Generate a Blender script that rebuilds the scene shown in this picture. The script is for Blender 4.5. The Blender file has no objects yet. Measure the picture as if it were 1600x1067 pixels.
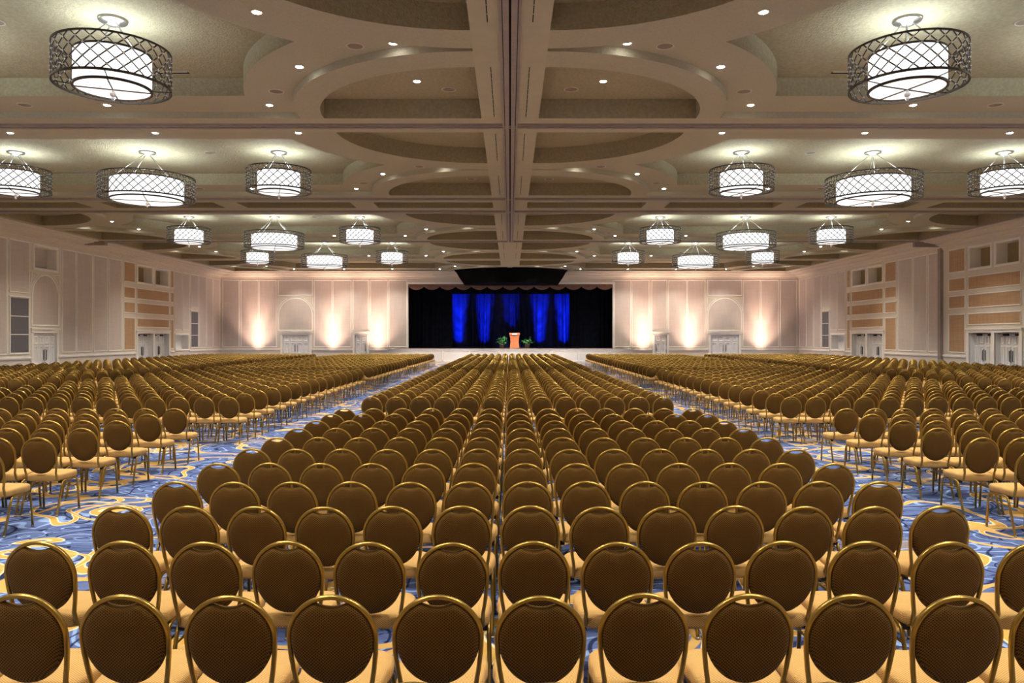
import bpy, bmesh, math, random
import numpy as np
from mathutils import Vector, Matrix
from mathutils.geometry import tessellate_polygon

PI = math.pi
random.seed(7)
SC = bpy.context.scene
COL = SC.collection

# ------------------------------------------------------------------ camera, world, exposure
CAM_H = 2.1
FPX = 1170.0
cam_d = bpy.data.cameras.new('camera')
cam_d.sensor_width = 36.0
cam_d.lens = FPX / 1600.0 * 36.0
cam_d.shift_x = 3.0 / 1600.0
cam_d.shift_y = -7.5 / 1600.0
cam_d.clip_end = 200
cam = bpy.data.objects.new('camera', cam_d)
cam.location = (0, 0, CAM_H)
cam.rotation_euler = (PI / 2, 0, 0)
COL.objects.link(cam)
SC.camera = cam

world = bpy.data.worlds.new('world')
SC.world = world
world.use_nodes = True
world.node_tree.nodes['Background'].inputs[0].default_value = (0, 0, 0, 1)
world.node_tree.nodes['Background'].inputs[1].default_value = 0.0

SC.view_settings.view_transform = 'Standard'
SC.view_settings.look = 'None'
SC.view_settings.gamma = 1.0
SC.view_settings.use_curve_mapping = False
SC.view_settings.exposure = 0.17

# lamp powers (used by the lamps' own builders further down)
SPOT_W = 620.0          # recessed downlight
SPOT_COL = (1.0, 0.90, 0.76)
BULB_W = 50.0           # bulbs inside a small drum chandelier
BULB_COL = (0.80, 0.94, 1.0)
SHADE_E = 1.12            # glowing drum shades
WASH_W = 2500.0           # pink wall uplights
WASH_COL = (1.0, 0.66, 0.50)
BLUE_W = 4200.0          # stage drape spots

# ------------------------------------------------------------------ helpers
def lin(r, g, b):
    f = lambda c: (c / 255 / 12.92) if c / 255 <= 0.04045 else ((c / 255 + 0.055) / 1.055) ** 2.4
    return (f(r), f(g), f(b), 1.0)

def mat(name, col, rough=0.6, metal=0.0, emit=None, estr=0.0, noise=None, bump=None, spec=0.4, coat=0.0):
    """noise=(scale, amount): tone variation; bump=(scale, strength)"""
    m = bpy.data.materials.new(name)
    m.use_nodes = True
    nt = m.node_tree
    b = nt.nodes['Principled BSDF']
    b.inputs['Base Color'].default_value = col
    b.inputs['Roughness'].default_value = rough
    b.inputs['Metallic'].default_value = metal
    b.inputs['Specular IOR Level'].default_value = spec
    b.inputs['Coat Weight'].default_value = coat
    if emit:
        b.inputs['Emission Color'].default_value = emit
        b.inputs['Emission Strength'].default_value = estr
    if noise or bump:
        tc = nt.nodes.new('ShaderNodeTexCoord')
    if noise:
        n = nt.nodes.new('ShaderNodeTexNoise')
        n.inputs['Scale'].default_value = noise[0]
        n.inputs['Detail'].default_value = 4
        nt.links.new(tc.outputs['Object'], n.inputs['Vector'])
        r = nt.nodes.new('ShaderNodeMapRange')
        r.inputs[1].default_value = 0.25; r.inputs[2].default_value = 0.75
        r.inputs[3].default_value = 1 - noise[1]; r.inputs[4].default_value = 1 + noise[1]
        nt.links.new(n.outputs['Fac'], r.inputs[0])
        mx = nt.nodes.new('ShaderNodeVectorMath'); mx.operation = 'SCALE'
        mx.inputs[0].default_value = col[:3]
        nt.links.new(r.outputs[0], mx.inputs['Scale'])
        nt.links.new(mx.outputs[0], b.inputs['Base Color'])
    if bump:
        n2 = nt.nodes.new('ShaderNodeTexNoise')
        n2.inputs['Scale'].default_value = bump[0]
        n2.inputs['Detail'].default_value = 3
        nt.links.new(tc.outputs['Object'], n2.inputs['Vector'])
        bp = nt.nodes.new('ShaderNodeBump')
        bp.inputs['Strength'].default_value = bump[1]
        bp.inputs['Distance'].default_value = 0.02
        nt.links.new(n2.outputs['Fac'], bp.inputs['Height'])
        nt.links.new(bp.outputs[0], b.inputs['Normal'])
    return m

class N:
    """tiny node-graph writer"""
    def __init__(s, m): s.nt = m.node_tree
    def new(s, t, **k):
        n = s.nt.nodes.new(t)
        for a, v in k.items(): setattr(n, a, v)
        return n
    def put(s, sock, v):
        if isinstance(v, (int, float)): sock.default_value = v
        elif isinstance(v, tuple): sock.default_value = v
        else: s.nt.links.new(v, sock)
    def math(s, op, a, b=0.0, c=None):
        n = s.new('ShaderNodeMath', operation=op)
        s.put(n.inputs[0], a); s.put(n.inputs[1], b)
        if c is not None: s.put(n.inputs[2], c)
        return n.outputs[0]
    def mix(s, f, a, b):
        n = s.new('ShaderNodeMix', data_type='RGBA')
        s.put(n.inputs[0], f); s.put(n.inputs[6], a); s.put(n.inputs[7], b)
        return n.outputs[2]
    def noise(s, vec, scale, detail=2.0, rough=0.5, dist=0.0):
        n = s.new('ShaderNodeTexNoise')
        s.put(n.inputs['Vector'], vec)
        n.inputs['Scale'].default_value = scale; n.inputs['Detail'].default_value = detail
        n.inputs['Roughness'].default_value = rough; n.inputs['Distortion'].default_value = dist
        return n.outputs['Fac']
    def mapping(s, vec, scale=(1, 1, 1), loc=(0, 0, 0), rot=(0, 0, 0)):
        n = s.new('ShaderNodeMapping')
        s.put(n.inputs['Vector'], vec)
        n.inputs['Scale'].default_value = scale; n.inputs['Location'].default_value = loc
        n.inputs['Rotation'].default_value = rot
        return n.outputs[0]

def fabric_mat(name, light, dark, k=390.0):
    """upholstery with a small woven lozenge repeat"""
    m = bpy.data.materials.new(name); m.use_nodes = True
    g = N(m); b = m.node_tree.nodes['Principled BSDF']
    tc = g.new('ShaderNodeTexCoord')
    sp = g.new('ShaderNodeSeparateXYZ'); g.put(sp.inputs[0], tc.outputs['Object'])
    x = sp.outputs[0]; s = g.math('ADD', sp.outputs[1], sp.outputs[2])
    p = g.math('COSINE', g.math('MULTIPLY', x, k))
    q = g.math('COSINE', g.math('MULTIPLY', s, k * 1.3))
    pat = g.math('MULTIPLY', p, q)
    mr = g.new('ShaderNodeMapRange'); g.put(mr.inputs[0], pat)
    mr.inputs[1].default_value = -0.15; mr.inputs[2].default_value = 0.55
    n = g.noise(tc.outputs['Object'], 7.0, 4)
    col = g.mix(mr.outputs[0], light, dark)
    hs = g.new('ShaderNodeHueSaturation'); g.put(hs.inputs['Color'], col)
    g.put(hs.inputs['Value'], g.math('MULTIPLY_ADD', n, 0.35, 0.83))
    g.put(b.inputs['Base Color'], hs.outputs[0])
    b.inputs['Roughness'].default_value = 0.9
    b.inputs['Specular IOR Level'].default_value = 0.15
    b.inputs['Sheen Weight'].default_value = 0.08
    bp = g.new('ShaderNodeBump'); bp.inputs['Strength'].default_value = 0.25; bp.inputs['Distance'].default_value = 0.002
    g.put(bp.inputs['Height'], pat); g.put(b.inputs['Normal'], bp.outputs[0])
    return m

def weave_mat(name, col, amt=0.10, sc=9.0):
    """stretched wall fabric: fine vertical and horizontal slubs"""
    m = bpy.data.materials.new(name); m.use_nodes = True
    g = N(m); b = m.node_tree.nodes['Principled BSDF']
    tc = g.new('ShaderNodeTexCoord')
    a = g.noise(g.mapping(tc.outputs['Object'], (sc, sc, 0.8)), 1.0, 3)
    c = g.noise(g.mapping(tc.outputs['Object'], (0.8, 0.8, sc * 2)), 1.0, 3)
    f = g.math('MULTIPLY_ADD', g.math('ADD', a, c), amt * 2, 1 - amt * 2)
    sv = g.new('ShaderNodeVectorMath', operation='SCALE'); sv.inputs[0].default_value = col[:3]
    g.put(sv.inputs['Scale'], f)
    g.put(b.inputs['Base Color'], sv.outputs[0])
    b.inputs['Roughness'].default_value = 0.85
    b.inputs['Specular IOR Level'].default_value = 0.2
    return m

class MB:
    def __init__(s): s.v = []; s.f = []; s.m = []; s.sm = []
    def add(s, vs, fs, mi=0, smooth=False):
        o = len(s.v); s.v.extend([tuple(p) for p in vs])
        for f in fs:
            s.f.append(tuple(o + i for i in f)); s.m.append(mi); s.sm.append(smooth)
    def box(s, a, b, mi=0):
        x0, x1 = sorted((a[0], b[0])); y0, y1 = sorted((a[1], b[1])); z0, z1 = sorted((a[2], b[2]))
        vs = [(x0, y0, z0), (x1, y0, z0), (x1, y1, z0), (x0, y1, z0), (x0, y0, z1), (x1, y0, z1), (x1, y1, z1), (x0, y1, z1)]
        s.add(vs, [(0, 3, 2, 1), (4, 5, 6, 7), (0, 1, 5, 4), (1, 2, 6, 5), (2, 3, 7, 6), (3, 0, 4, 7)], mi)
    def tube(s, path, r, n=8, closed=False, mi=0, smooth=True, flat=1.0):
        P = [Vector(p) for p in path]; L = len(P); rings = []
        prev = None
        for i in range(L):
            if closed: t = P[(i + 1) % L] - P[i - 1]
            else: t = P[min(i + 1, L - 1)] - P[max(i - 1, 0)]
            t.normalize()
            if prev is None:
                ref = Vector((0, 1, 0)) if abs(t.y) < 0.9 else Vector((0, 0, 1))
                u = t.cross(ref).normalized()
            else:
                u = (prev - t * prev.dot(t)).normalized()
            w = t.cross(u); prev = u
            rr = r[i] if isinstance(r, (list, tuple)) else r
            rings.append([P[i] + (u * math.cos(2 * PI * (k + .5) / n) + w * math.sin(2 * PI * (k + .5) / n) * flat) * rr for k in range(n)])
        vs = [p for ring in rings for p in ring]; fs = []
        for i in range(L if closed else L - 1):
            j = (i + 1) % L
            for k in range(n):
                k2 = (k + 1) % n
                fs.append((i * n + k, i * n + k2, j * n + k2, j * n + k))
        if not closed:
            fs.append(tuple(range(n - 1, -1, -1))); fs.append(tuple((L - 1) * n + k for k in range(n)))
        s.add(vs, fs, mi, smooth)
    def lathe(s, prof, n=24, c=(0, 0, 0), mi=0, smooth=True):
        """prof: list of (r, z); r == 0 closes"""
        vs = []; idx = []
        for r, z in prof:
            if r < 1e-6:
                idx.append([len(vs)] * n); vs.append((c[0], c[1], c[2] + z))
            else:
                idx.append(list(range(len(vs), len(vs) + n)))
                vs += [(c[0] + r * math.cos(2 * PI * k / n), c[1] + r * math.sin(2 * PI * k / n), c[2] + z) for k in range(n)]
        fs = []
        for a, b in zip(idx, idx[1:]):
            for k in range(n):
                k2 = (k + 1) % n
                f = []
                for q in (a[k], a[k2], b[k2], b[k]):
                    if q not in f: f.append(q)
                if len(f) > 2: fs.append(tuple(f))
        s.add(vs, fs, mi, smooth)
    def loft(s, rings, mi=0, smooth=True, cap0=True, cap1=True):
        n = len(rings[0]); vs = [p for r in rings for p in r]; fs = []
        for i in range(len(rings) - 1):
            for k in range(n):
                k2 = (k + 1) % n
                fs.append((i * n + k, i * n + k2, (i + 1) * n + k2, (i + 1) * n + k))
        if cap0: fs.append(tuple(range(n - 1, -1, -1)))
        if cap1: fs.append(tuple((len(rings) - 1) * n + k for k in range(n)))
        s.add(vs, fs, mi, smooth)
    def mesh(s, name, mats):
        me = bpy.data.meshes.new(name)
        me.from_pydata(s.v, [], s.f)
        for m in (mats if isinstance(mats, (list, tuple)) else [mats]): me.materials.append(m)
        me.polygons.foreach_set('material_index', s.m)
        me.polygons.foreach_set('use_smooth', s.sm)
        me.update()
        return me
    def build(s, name, mats, parent=None, loc=(0, 0, 0), rz=0.0):
        return ob(name, s.mesh(name, mats), parent, loc, rz)

def ob(name, me, parent=None, loc=(0, 0, 0), rz=0.0):
    o = bpy.data.objects.new(name, me)
    COL.objects.link(o)
    o.location = loc
    if rz: o.rotation_euler = (0, 0, rz)
    if parent: o.parent = parent
    return o

def tag(o, label, cat, group=None, kind=None):
    o['label'] = label; o['category'] = cat
    if group: o['group'] = group
    if kind: o['kind'] = kind
    return o

def structure(o):
    o['kind'] = 'structure'
    return o

def copy_tree(root, loc, rz=0.0):
    r = root.copy(); COL.objects.link(r); r.location = loc; r.rotation_euler = (0, 0, rz)
    for ch in list(root.children):
        c = ch.copy(); COL.objects.link(c); c.parent = r
        for gch in list(ch.children):
            d = gch.copy(); COL.objects.link(d); d.parent = c
    return r

ORD = ['zeroth', 'first', 'second', 'third', 'fourth', 'fifth', 'sixth', 'seventh', 'eighth', 'ninth', 'tenth', 'eleventh', 'twelfth',
       'thirteenth', 'fourteenth', 'fifteenth', 'sixteenth', 'seventeenth', 'eighteenth']

# ------------------------------------------------------------------ materials
M = {}
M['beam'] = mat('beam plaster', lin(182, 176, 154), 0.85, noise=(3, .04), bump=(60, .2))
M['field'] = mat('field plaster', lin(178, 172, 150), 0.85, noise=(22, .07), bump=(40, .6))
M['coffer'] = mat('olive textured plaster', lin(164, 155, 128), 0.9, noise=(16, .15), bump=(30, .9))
M['cornice'] = mat('cornice paint', lin(222, 212, 198), 0.6, noise=(2, .03))
M['wall'] = mat('cream wall paint', lin(226, 218, 206), 0.7, noise=(1.5, .04))
M['trim'] = mat('off white trim paint', lin(246, 243, 238), 0.5, noise=(2, .03))
M['panel'] = weave_mat('grey beige wall fabric', lin(210, 200, 194))
M['orange'] = weave_mat('terracotta grass cloth', lin(194, 161, 128), 0.22, 14)
M['niche'] = mat('niche olive paint', lin(160, 142, 108), 0.85, noise=(4, .06))
M['grille'] = mat('grey speaker cloth', lin(112, 110, 116), 0.8, noise=(30, .12), bump=(160, .4))
M['door'] = mat('white door paint', lin(236, 236, 236), 0.45, noise=(2, .03))
M['dark_metal'] = mat('dark bronze metal', lin(50, 45, 42), 0.4, 0.7, noise=(9, .1))
M['track'] = mat('grey metal partition track', lin(158, 148, 142), 0.5, 0.15, noise=(6, .08))
M['slot'] = mat('black slot', lin(12, 11, 11), 0.8, noise=(9, .1))
M['nickel'] = mat('brushed nickel', lin(170, 165, 160), 0.32, 0.9, noise=(20, .08))
M['bronze'] = mat('pewter lamp frame', lin(96, 90, 84), 0.38, 0.85, noise=(20, .1))
M['crystal'] = mat('clear crystal bead', lin(235, 238, 240), 0.05, 0.0, noise=(30, .02), spec=1.0, coat=1.0)
M['shade'] = mat('glowing white shade', lin(245, 245, 245), 0.6, emit=(0.93, 0.97, 1.0, 1), estr=SHADE_E, noise=(40, .02))
M['diffuser'] = mat('glowing frosted diffuser', lin(245, 245, 245), 0.6, emit=(1.0, 0.98, 0.95, 1), estr=SHADE_E * 0.85, noise=(40, .02))
M['lens'] = mat('lit downlight lens', lin(255, 255, 255), 0.5, emit=(1.0, 0.97, 0.92, 1), estr=40.0, noise=(40, .02))
M['white_ring'] = mat('white metal ring', lin(200, 190, 175), 0.5, noise=(20, .03))
M['spk'] = mat('ceiling speaker cloth', lin(140, 128, 112), 0.8, noise=(60, .1))
M['seat'] = fabric_mat('tan woven seat fabric', lin(214, 176, 112), lin(172, 130, 72))
M['back'] = fabric_mat('shade darkened woven back fabric', lin(118, 88, 38), lin(52, 35, 12))  # likely the seat fabric; the shade on the backs is put into darker colours
M['gold'] = mat('gold painted tube', lin(168, 138, 66), 0.30, 0.75, noise=(12, .12), spec=0.5)
M['black_plastic'] = mat('black plastic', lin(20, 19, 18), 0.5, noise=(20, .1))
M['glide'] = mat('chair foot glide', lin(150, 148, 142), 0.4, 0.6, noise=(20, .1))
M['velvet'] = mat('black velour', lin(22, 25, 36), 1.0, noise=(3, .3), spec=0.0)
M['drape'] = mat('dark blue drape', lin(44, 50, 92), 0.9, noise=(2, .15), spec=0.15)
M['swag'] = mat('mauve brown swag', lin(128, 100, 90), 0.85, noise=(3, .15), spec=0.2)
M['stagewood'] = mat('dark stage floor', lin(52, 44, 40), 0.6, noise=(2, .2))
M['stagewhite'] = mat('white stage paint', lin(224, 218, 210), 0.5, noise=(2, .03))
M['black'] = mat('black scenic paint', lin(10, 10, 11), 0.9, noise=(4, .2), spec=0.1)
M['leaf'] = mat('glossy green leaf', lin(78, 160, 84), 0.35, noise=(6, .35), spec=0.6)
M['stem'] = mat('green stem', lin(70, 96, 48), 0.6, noise=(8, .2))
M['pot'] = mat('grey beige pot', lin(172, 150, 140), 0.6, noise=(8, .1))
M['soil'] = mat('potting soil', lin(50, 36, 26), 0.95, noise=(30, .3))
M['plaque'] = mat('pale blue plaque', lin(176, 212, 226), 0.4, noise=(20, .05))

def wood_mat():
    m = bpy.data.materials.new('cherry wood'); m.use_nodes = True
    g = N(m); b = m.node_tree.nodes['Principled BSDF']
    tc = g.new('ShaderNodeTexCoord')
    n = g.noise(g.mapping(tc.outputs['Object'], (6, 6, 1.2)), 1.5, 5, .6, 1.2)
    g.put(b.inputs['Base Color'], g.mix(n, lin(150, 72, 40), lin(226, 138, 92)))
    b.inputs['Roughness'].default_value = 0.4
    return m
M['cherry'] = wood_mat()

def carpet_mat():
    m = bpy.data.materials.new('blue swirl carpet'); m.use_nodes = True
    g = N(m); b = m.node_tree.nodes['Principled BSDF']
    tc = g.new('ShaderNodeTexCoord'); P = tc.outputs['Object']
    # warped coordinates
    wn = g.new('ShaderNodeTexNoise'); g.put(wn.inputs['Vector'], P); wn.inputs['Scale'].default_value = 0.7; wn.inputs['Detail'].default_value = 1
    off = g.new('ShaderNodeVectorMath', operation='SUBTRACT'); g.put(off.inputs[0], wn.outputs['Color']); off.inputs[1].default_value = (.5, .5, .5)
    sc = g.new('ShaderNodeVectorMath', operation='SCALE'); g.put(sc.inputs[0], off.outputs[0]); sc.inputs['Scale'].default_value = 1.6
    ad = g.new('ShaderNodeVectorMath', operation='ADD'); g.put(ad.inputs[0], P); g.put(ad.inputs[1], sc.outputs[0])
    W = ad.outputs[0]
    # ground: blue, navy, grey-blue, taupe
    c1 = g.mix(g.noise(g.mapping(W, (1, 3.2, 1), rot=(0, 0, .5)), 1.6, 5, .65), lin(50, 62, 110), lin(116, 138, 192))
    streak = g.noise(g.mapping(W, (2, 9, 1), rot=(0, 0, -.3)), 2.2, 5, .7)
    sm = g.new('ShaderNodeMapRange'); g.put(sm.inputs[0], streak); sm.inputs[1].default_value = .54; sm.inputs[2].default_value = .62
    c2 = g.mix(g.math('MULTIPLY', sm.outputs[0], .75), c1, lin(24, 30, 84))
    tp = g.noise(W, .42, 2)
    tm = g.new('ShaderNodeMapRange'); g.put(tm.inputs[0], tp); tm.inputs[1].default_value = .60; tm.inputs[2].default_value = .68
    c3 = g.mix(g.math('MULTIPLY', tm.outputs[0], .7), c2, lin(150, 134, 118))
    def rings(scale, r, w, loc, stretch, rot, soft=.006, rnd_=1.0, many=0.0):
        v = g.new('ShaderNodeTexVoronoi'); v.inputs['Scale'].default_value = scale; v.inputs['Randomness'].default_value = rnd_
        g.put(v.inputs['Vector'], g.mapping(W, stretch, loc, (0, 0, rot)))
        d = v.outputs['Distance']
        if many:
            d = g.math('MULTIPLY', g.math('FRACT', g.math('DIVIDE', d, many)), many); rr = many * .5
        else: rr = r
        e = g.math('ABSOLUTE', g.math('SUBTRACT', d, rr))
        m_ = g.new('ShaderNodeMapRange'); g.put(m_.inputs[0], e)
        m_.inputs[1].default_value = w; m_.inputs[2].default_value = w + soft
        m_.inputs[3].default_value = 1.0; m_.inputs[4].default_value = 0.0
        return m_.outputs[0]
    c4 = g.mix(g.math('MULTIPLY', rings(1.1, 0, .012, (3, 1, 0), (1, 1.5, 1), .4, .01, 1, .24), .7), c3, lin(156, 188, 240))
    c5 = g.mix(g.math('MULTIPLY', rings(1.4, 0, .016, (9, 4, 0), (1.3, 1, 1), 1.1, .01, 1, .30), .85), c4, lin(18, 22, 62))
    L1 = ((.8, .36, .034, (1, 7, 0), (1.4, .75, 1), .7), (.75, .30, .026, (5, 2, 0), (.8, 1.5, 1), -.5))
    c = c5
    for a_ in L1:
        c = g.mix(rings(*a_), c, lin(240, 226, 184))
        c = g.mix(rings(a_[0], a_[1], a_[2] - .010, *a_[3:]), c, lin(206, 164, 88))
    c8 = g.mix(rings(.5, .5, .018, (11, 3, 0), (1, 1.2, 1), .2), c, lin(206, 168, 100))
    g.put(b.inputs['Base Color'], c8)
    b.inputs['Roughness'].default_value = 0.95
    b.inputs['Specular IOR Level'].default_value = 0.1
    bp = g.new('ShaderNodeBump'); bp.inputs['Strength'].default_value = 0.4; bp.inputs['Distance'].default_value = 0.004
    g.put(bp.inputs['Height'], g.noise(P, 260, 2)); g.put(b.inputs['Normal'], bp.outputs[0])
    return m
M['carpet'] = carpet_mat()

# ------------------------------------------------------------------ room dimensions
XL, XR, YB, YF = -23.6, 23.5, 61.0, -4.0
Z0 = CAM_H + 5.2            # beams and bands
ZF = CAM_H + 5.35           # field with the downlights
ZR = CAM_H + 5.75           # main coffer
ZA = CAM_H + 5.66           # corner coffers
T = [-1.05, 8.70, 18.45, 28.20, 31.04, 40.79, 50.54, 60.29]
BAYS = [(T[0], T[1]), (T[1], T[2]), (T[2], T[3]), (T[4], T[5]), (T[5], T[6]), (T[6], T[7])]
BW, BX, XO = 0.61, 0.68, 21.92     # cross-beam half width, centre beam half width, outer edge of the coffered field
MIDX = (BX + XO) / 2

# floor
f = MB(); f.box((XL - 1, YF - 1, -0.2), (XR + 1, YB + 0.5, 0.0))
structure(f.build('floor', M['carpet']))

# ------------------------------------------------------------------ ceiling
def rect(b, x0, x1, y0, y1, z, mi=0):
    b.add([(x0, y0, z), (x0, y1, z), (x1, y1, z), (x1, y0, z)], [(0, 1, 2, 3)], mi)

ceil = MB()
for i, (a, b_) in enumerate(BAYS):
    rect(ceil, -BX, BX, a + BW, b_ - BW, Z0)
    for sg in (-1, 1):
        x0, x1 = sorted((sg * XO, sg * 24.2))
        rect(ceil, x0, x1, a + BW, b_ - BW, Z0)
prev = YF - .5
edges = []
for (a, b_) in BAYS:
    edges.append((prev, a + BW)); prev = b_ - BW
edges.append((prev, YB + .5))
CORR = (29.0, 30.25)
for (a, b_) in edges:
    if a < 29 < b_:
        # corridor between the double tracks: beams with rows of trapezoid coffers
        rect(ceil, -24.2, 24.2, a, CORR[0], Z0); rect(ceil, -24.2, 24.2, CORR[1], b_, Z0)
        xs = [-24.2]
        for sg in (-1, 1): xs += []
        cells = [(BX, 5.3), (6.2, 10.6), (11.5, 15.9), (16.8, 21.6)]
        allc = sorted([(x0, x1) for x0, x1 in cells] + [(-x1, -x0) for x0, x1 in cells])
        cur = -24.2
        for x0, x1 in allc:
            rect(ceil, cur, x0, CORR[0], CORR[1], Z0); cur = x1
        rect(ceil, cur, 24.2, CORR[0], CORR[1], Z0)
    else:
        rect(ceil, -24.2, 24.2, a, b_, Z0)
# roof slab so that nothing is paper thin
ceil.box((-24.6, YF - .5, CAM_H + 6.3), (24.6, YB + 7, CAM_H + 6.6))
ceiling = structure(ceil.build('ceiling', M['beam']))

for x0, x1 in allc:
    c = MB()
    za = Z0 + 0.42
    pts = [(x0, CORR[0]), (x1, CORR[0]), (x1, CORR[1]), (x0, CORR[1])]
    rect(c, x0, x1, CORR[0], CORR[1], za)
    for i in range(4):
        p, q = pts[i], pts[(i + 1) % 4]
        c.add([(p[0], p[1], Z0), (q[0], q[1], Z0), (q[0], q[1], za), (p[0], p[1], za)], [(0, 1, 2, 3)])
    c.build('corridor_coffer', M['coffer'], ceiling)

def arc(cx, cy, ax, ay, a0, a1, n):
    return [(cx + ax * math.cos(a0 + (a1 - a0) * k / n), cy + ay * math.sin(a0 + (a1 - a0) * k / n)) for k in range(n + 1)]

def wall_strip(b, pts, z0, z1, closed=False, mi=0, smooth=False):
    n = len(pts); vs = [(x, y, z0) for x, y in pts] + [(x, y, z1) for x, y in pts]
    fs = [(k, (k + 1) % n, n + (k + 1) % n, n + k) for k in range(n if closed else n - 1)]
    b.add(vs, fs, mi, smooth)

def flip(pts, sg):  # mirror to the left half
    return [(sg * x, y) for x, y in pts]

IN_X, IN_Y, OUT_X, OUT_Y, RM = 3.75, 3.40, 4.32, 4.20, 5.35
NA = 20
for bi, (a, b_) in enumerate(BAYS):
    y0, y1 = a + BW, b_ - BW
    ym = (y0 + y1) / 2
    half = (y1 - y0) / 2
    for sg in (-1, 1):
        corners = [(BX, y0, 0), (XO, y0, PI / 2), (XO, y1, PI), (BX, y1, 3 * PI / 2)]
        # corner coffers
        band = MB()
        outer_loop = []
        for (cx, cy, a0) in corners:
            # a0: the quadrant that points into the bay
            ins = arc(cx, cy, IN_X, IN_Y, a0, a0 + PI / 2, NA)
            outs = arc(cx, cy, OUT_X, OUT_Y, a0, a0 + PI / 2, NA)
            q = MB()
            poly = flip([(cx, cy)] + ins, sg)
            q.add([(x, y, ZA) for x, y in poly], [tuple(range(len(poly)))])
            wall_strip(q, flip(ins, sg), Z0, ZA, smooth=True)
            wall_strip(q, flip([ins[-1], (cx, cy), ins[0]], sg), Z0, ZA)
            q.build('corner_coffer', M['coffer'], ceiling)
            i_, o_ = flip(ins, sg), flip(outs, sg)
            vs = [(x, y, Z0) for x, y in i_] + [(x, y, Z0) for x, y in o_]
            band.add(vs, [(k, k + 1, NA + 1 + k + 1, NA + 1 + k) for k in range(NA)])
            outer_loop += list(reversed(outs))
        wb = band
        # riser of the bands up to the field, and along the beams between bands
        ol = flip(outer_loop, sg)
        wall_strip(wb, ol, Z0, ZF, closed=True)
        wb.build('arched_band', M['field'], ceiling)
        # main coffer outline: the rectangle less a circle about every corner
        ye0, ye1 = y0 + 1.2, y1 - 1.2
        dyc = 1.2
        th = math.asin(dyc / RM)
        thm = math.asin(half / RM)
        main = []
        for (cx, cy, a0) in [(BX, y0, 0), (BX, y1, 1), (XO, y1, 2), (XO, y0, 3)]:
            if a0 == 0: pa = arc(cx, cy, RM, RM, th, thm, 16)
            elif a0 == 1: pa = arc(cx, cy, RM, RM, -thm, -th, 16)
            elif a0 == 2: pa = arc(cx, cy, RM, RM, PI + th, PI + thm, 16)
            else: pa = arc(cx, cy, RM, RM, PI - thm, PI - th, 16)
            if main: 
                if (Vector(main[-1]) - Vector(pa[0])).length < 1e-3: pa = pa[1:]
            main += pa
        if (Vector(main[-1]) - Vector(main[0])).length < 1e-3: main = main[:-1]
        mm = flip(main, sg)
        d = MB()
        nm = len(mm)
        d.add([(x, y, ZR) for x, y in mm] + [(sg * MIDX, ym, ZR)], [(k, (k + 1) % nm, nm) for k in range(nm)])
        wall_strip(d, mm, ZF, ZR, closed=True)
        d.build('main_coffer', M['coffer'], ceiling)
        # field between the bands and the main coffer
        fl = MB()
        loops = [[Vector((x, y, 0)) for x, y in ol], [Vector((x, y, 0)) for x, y in mm]]
        tris = tessellate_polygon(loops)
        fl.add([(v.x, v.y, ZF) for lp in loops for v in lp], tris)
        fl.build('ceiling_field', M['field'], ceiling)

# cornice along the walls
PROF = [(0.0, 6.80), (0.05, 6.80), (0.05, 6.86), (0.09, 6.90), (0.09, 6.96), (0.18, 6.99), (0.32, 7.04), (0.40, 7.06), (0.40, 7.11),
        (0.62, 7.14), (0.90, 7.19), (1.02, 7.20), (1.02, 7.25), (1.25, 7.26), (1.40, 7.32), (0.0, 7.32)]
def cornice(name, P0, P1, inward, cut0, cut1):
    """extruded profile between two wall points, mitred where cut is 1"""
    c = MB(); dirv = (Vector(P1) - Vector(P0)).normalized(); inw = Vector(inward)
    r0 = []; r1 = []
    for d, z in PROF:
        a_ = Vector(P0) + inw * d + dirv * (d * cut0); b2 = Vector(P1) + inw * d - dirv * (d * cut1)
        r0.append((a_.x, a_.y, z)); r1.append((b2.x, b2.y, z))
    c.loft([r0, r1], smooth=False)
    return structure(c.build(name, M['cornice']))
cornice('trim_1', (XL, YF, 0), (XL, YB, 0), (1, 0, 0), 0, 1)
cornice('trim_2', (XR, YF, 0), (XR, YB, 0), (-1, 0, 0), 0, 1)
cornice('trim_3', (XL, YB, 0), (XR, YB, 0), (0, -1, 0), 1, 1)

# partition tracks
def track_x(y, n):
    t = MB()
    for s_ in (-1, 1):
        t.box((-22.3, y + s_ * .03, Z0 - .055), (22.3, y + s_ * .10, Z0 + .01), 0)
        t.box((-22.3, y + s_ * .10, Z0 - .025), (22.3, y + s_ * .17, Z0 + .01), 0)
    t.box((-22.3, y - .03, Z0 - .02), (22.3, y + .03, Z0 + .01), 1)
    structure(t.build('trim_%d' % n, [M['track'], M['slot']]))
for i, y in enumerate(T[1:6]): track_x(y, 4 + i)
t = MB()
ya, yb = YF, T[5]
for s_ in (-1, 1):
    t.box((s_ * .02, ya, Z0 - .07), (s_ * .12, yb, Z0 + .01), 0)
    t.box((s_ * .12, ya, Z0 - .04), (s_ * .135, yb, Z0 + .01), 1)
    t.box((s_ * .135, ya, Z0 - .05), (s_ * .185, yb, Z0 + .01), 0)
t.box((-.02, ya, Z0 - .03), (.02, yb, Z0 + .01), 1)
structure(t.build('trim_9', [M['track'], M['slot']]))
t = MB(); t.box((-.19, T[5] + .2, Z0 - .03), (.19, YB - 1.5, Z0 + .01))
structure(t.build('trim_10', M['beam']))
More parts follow.
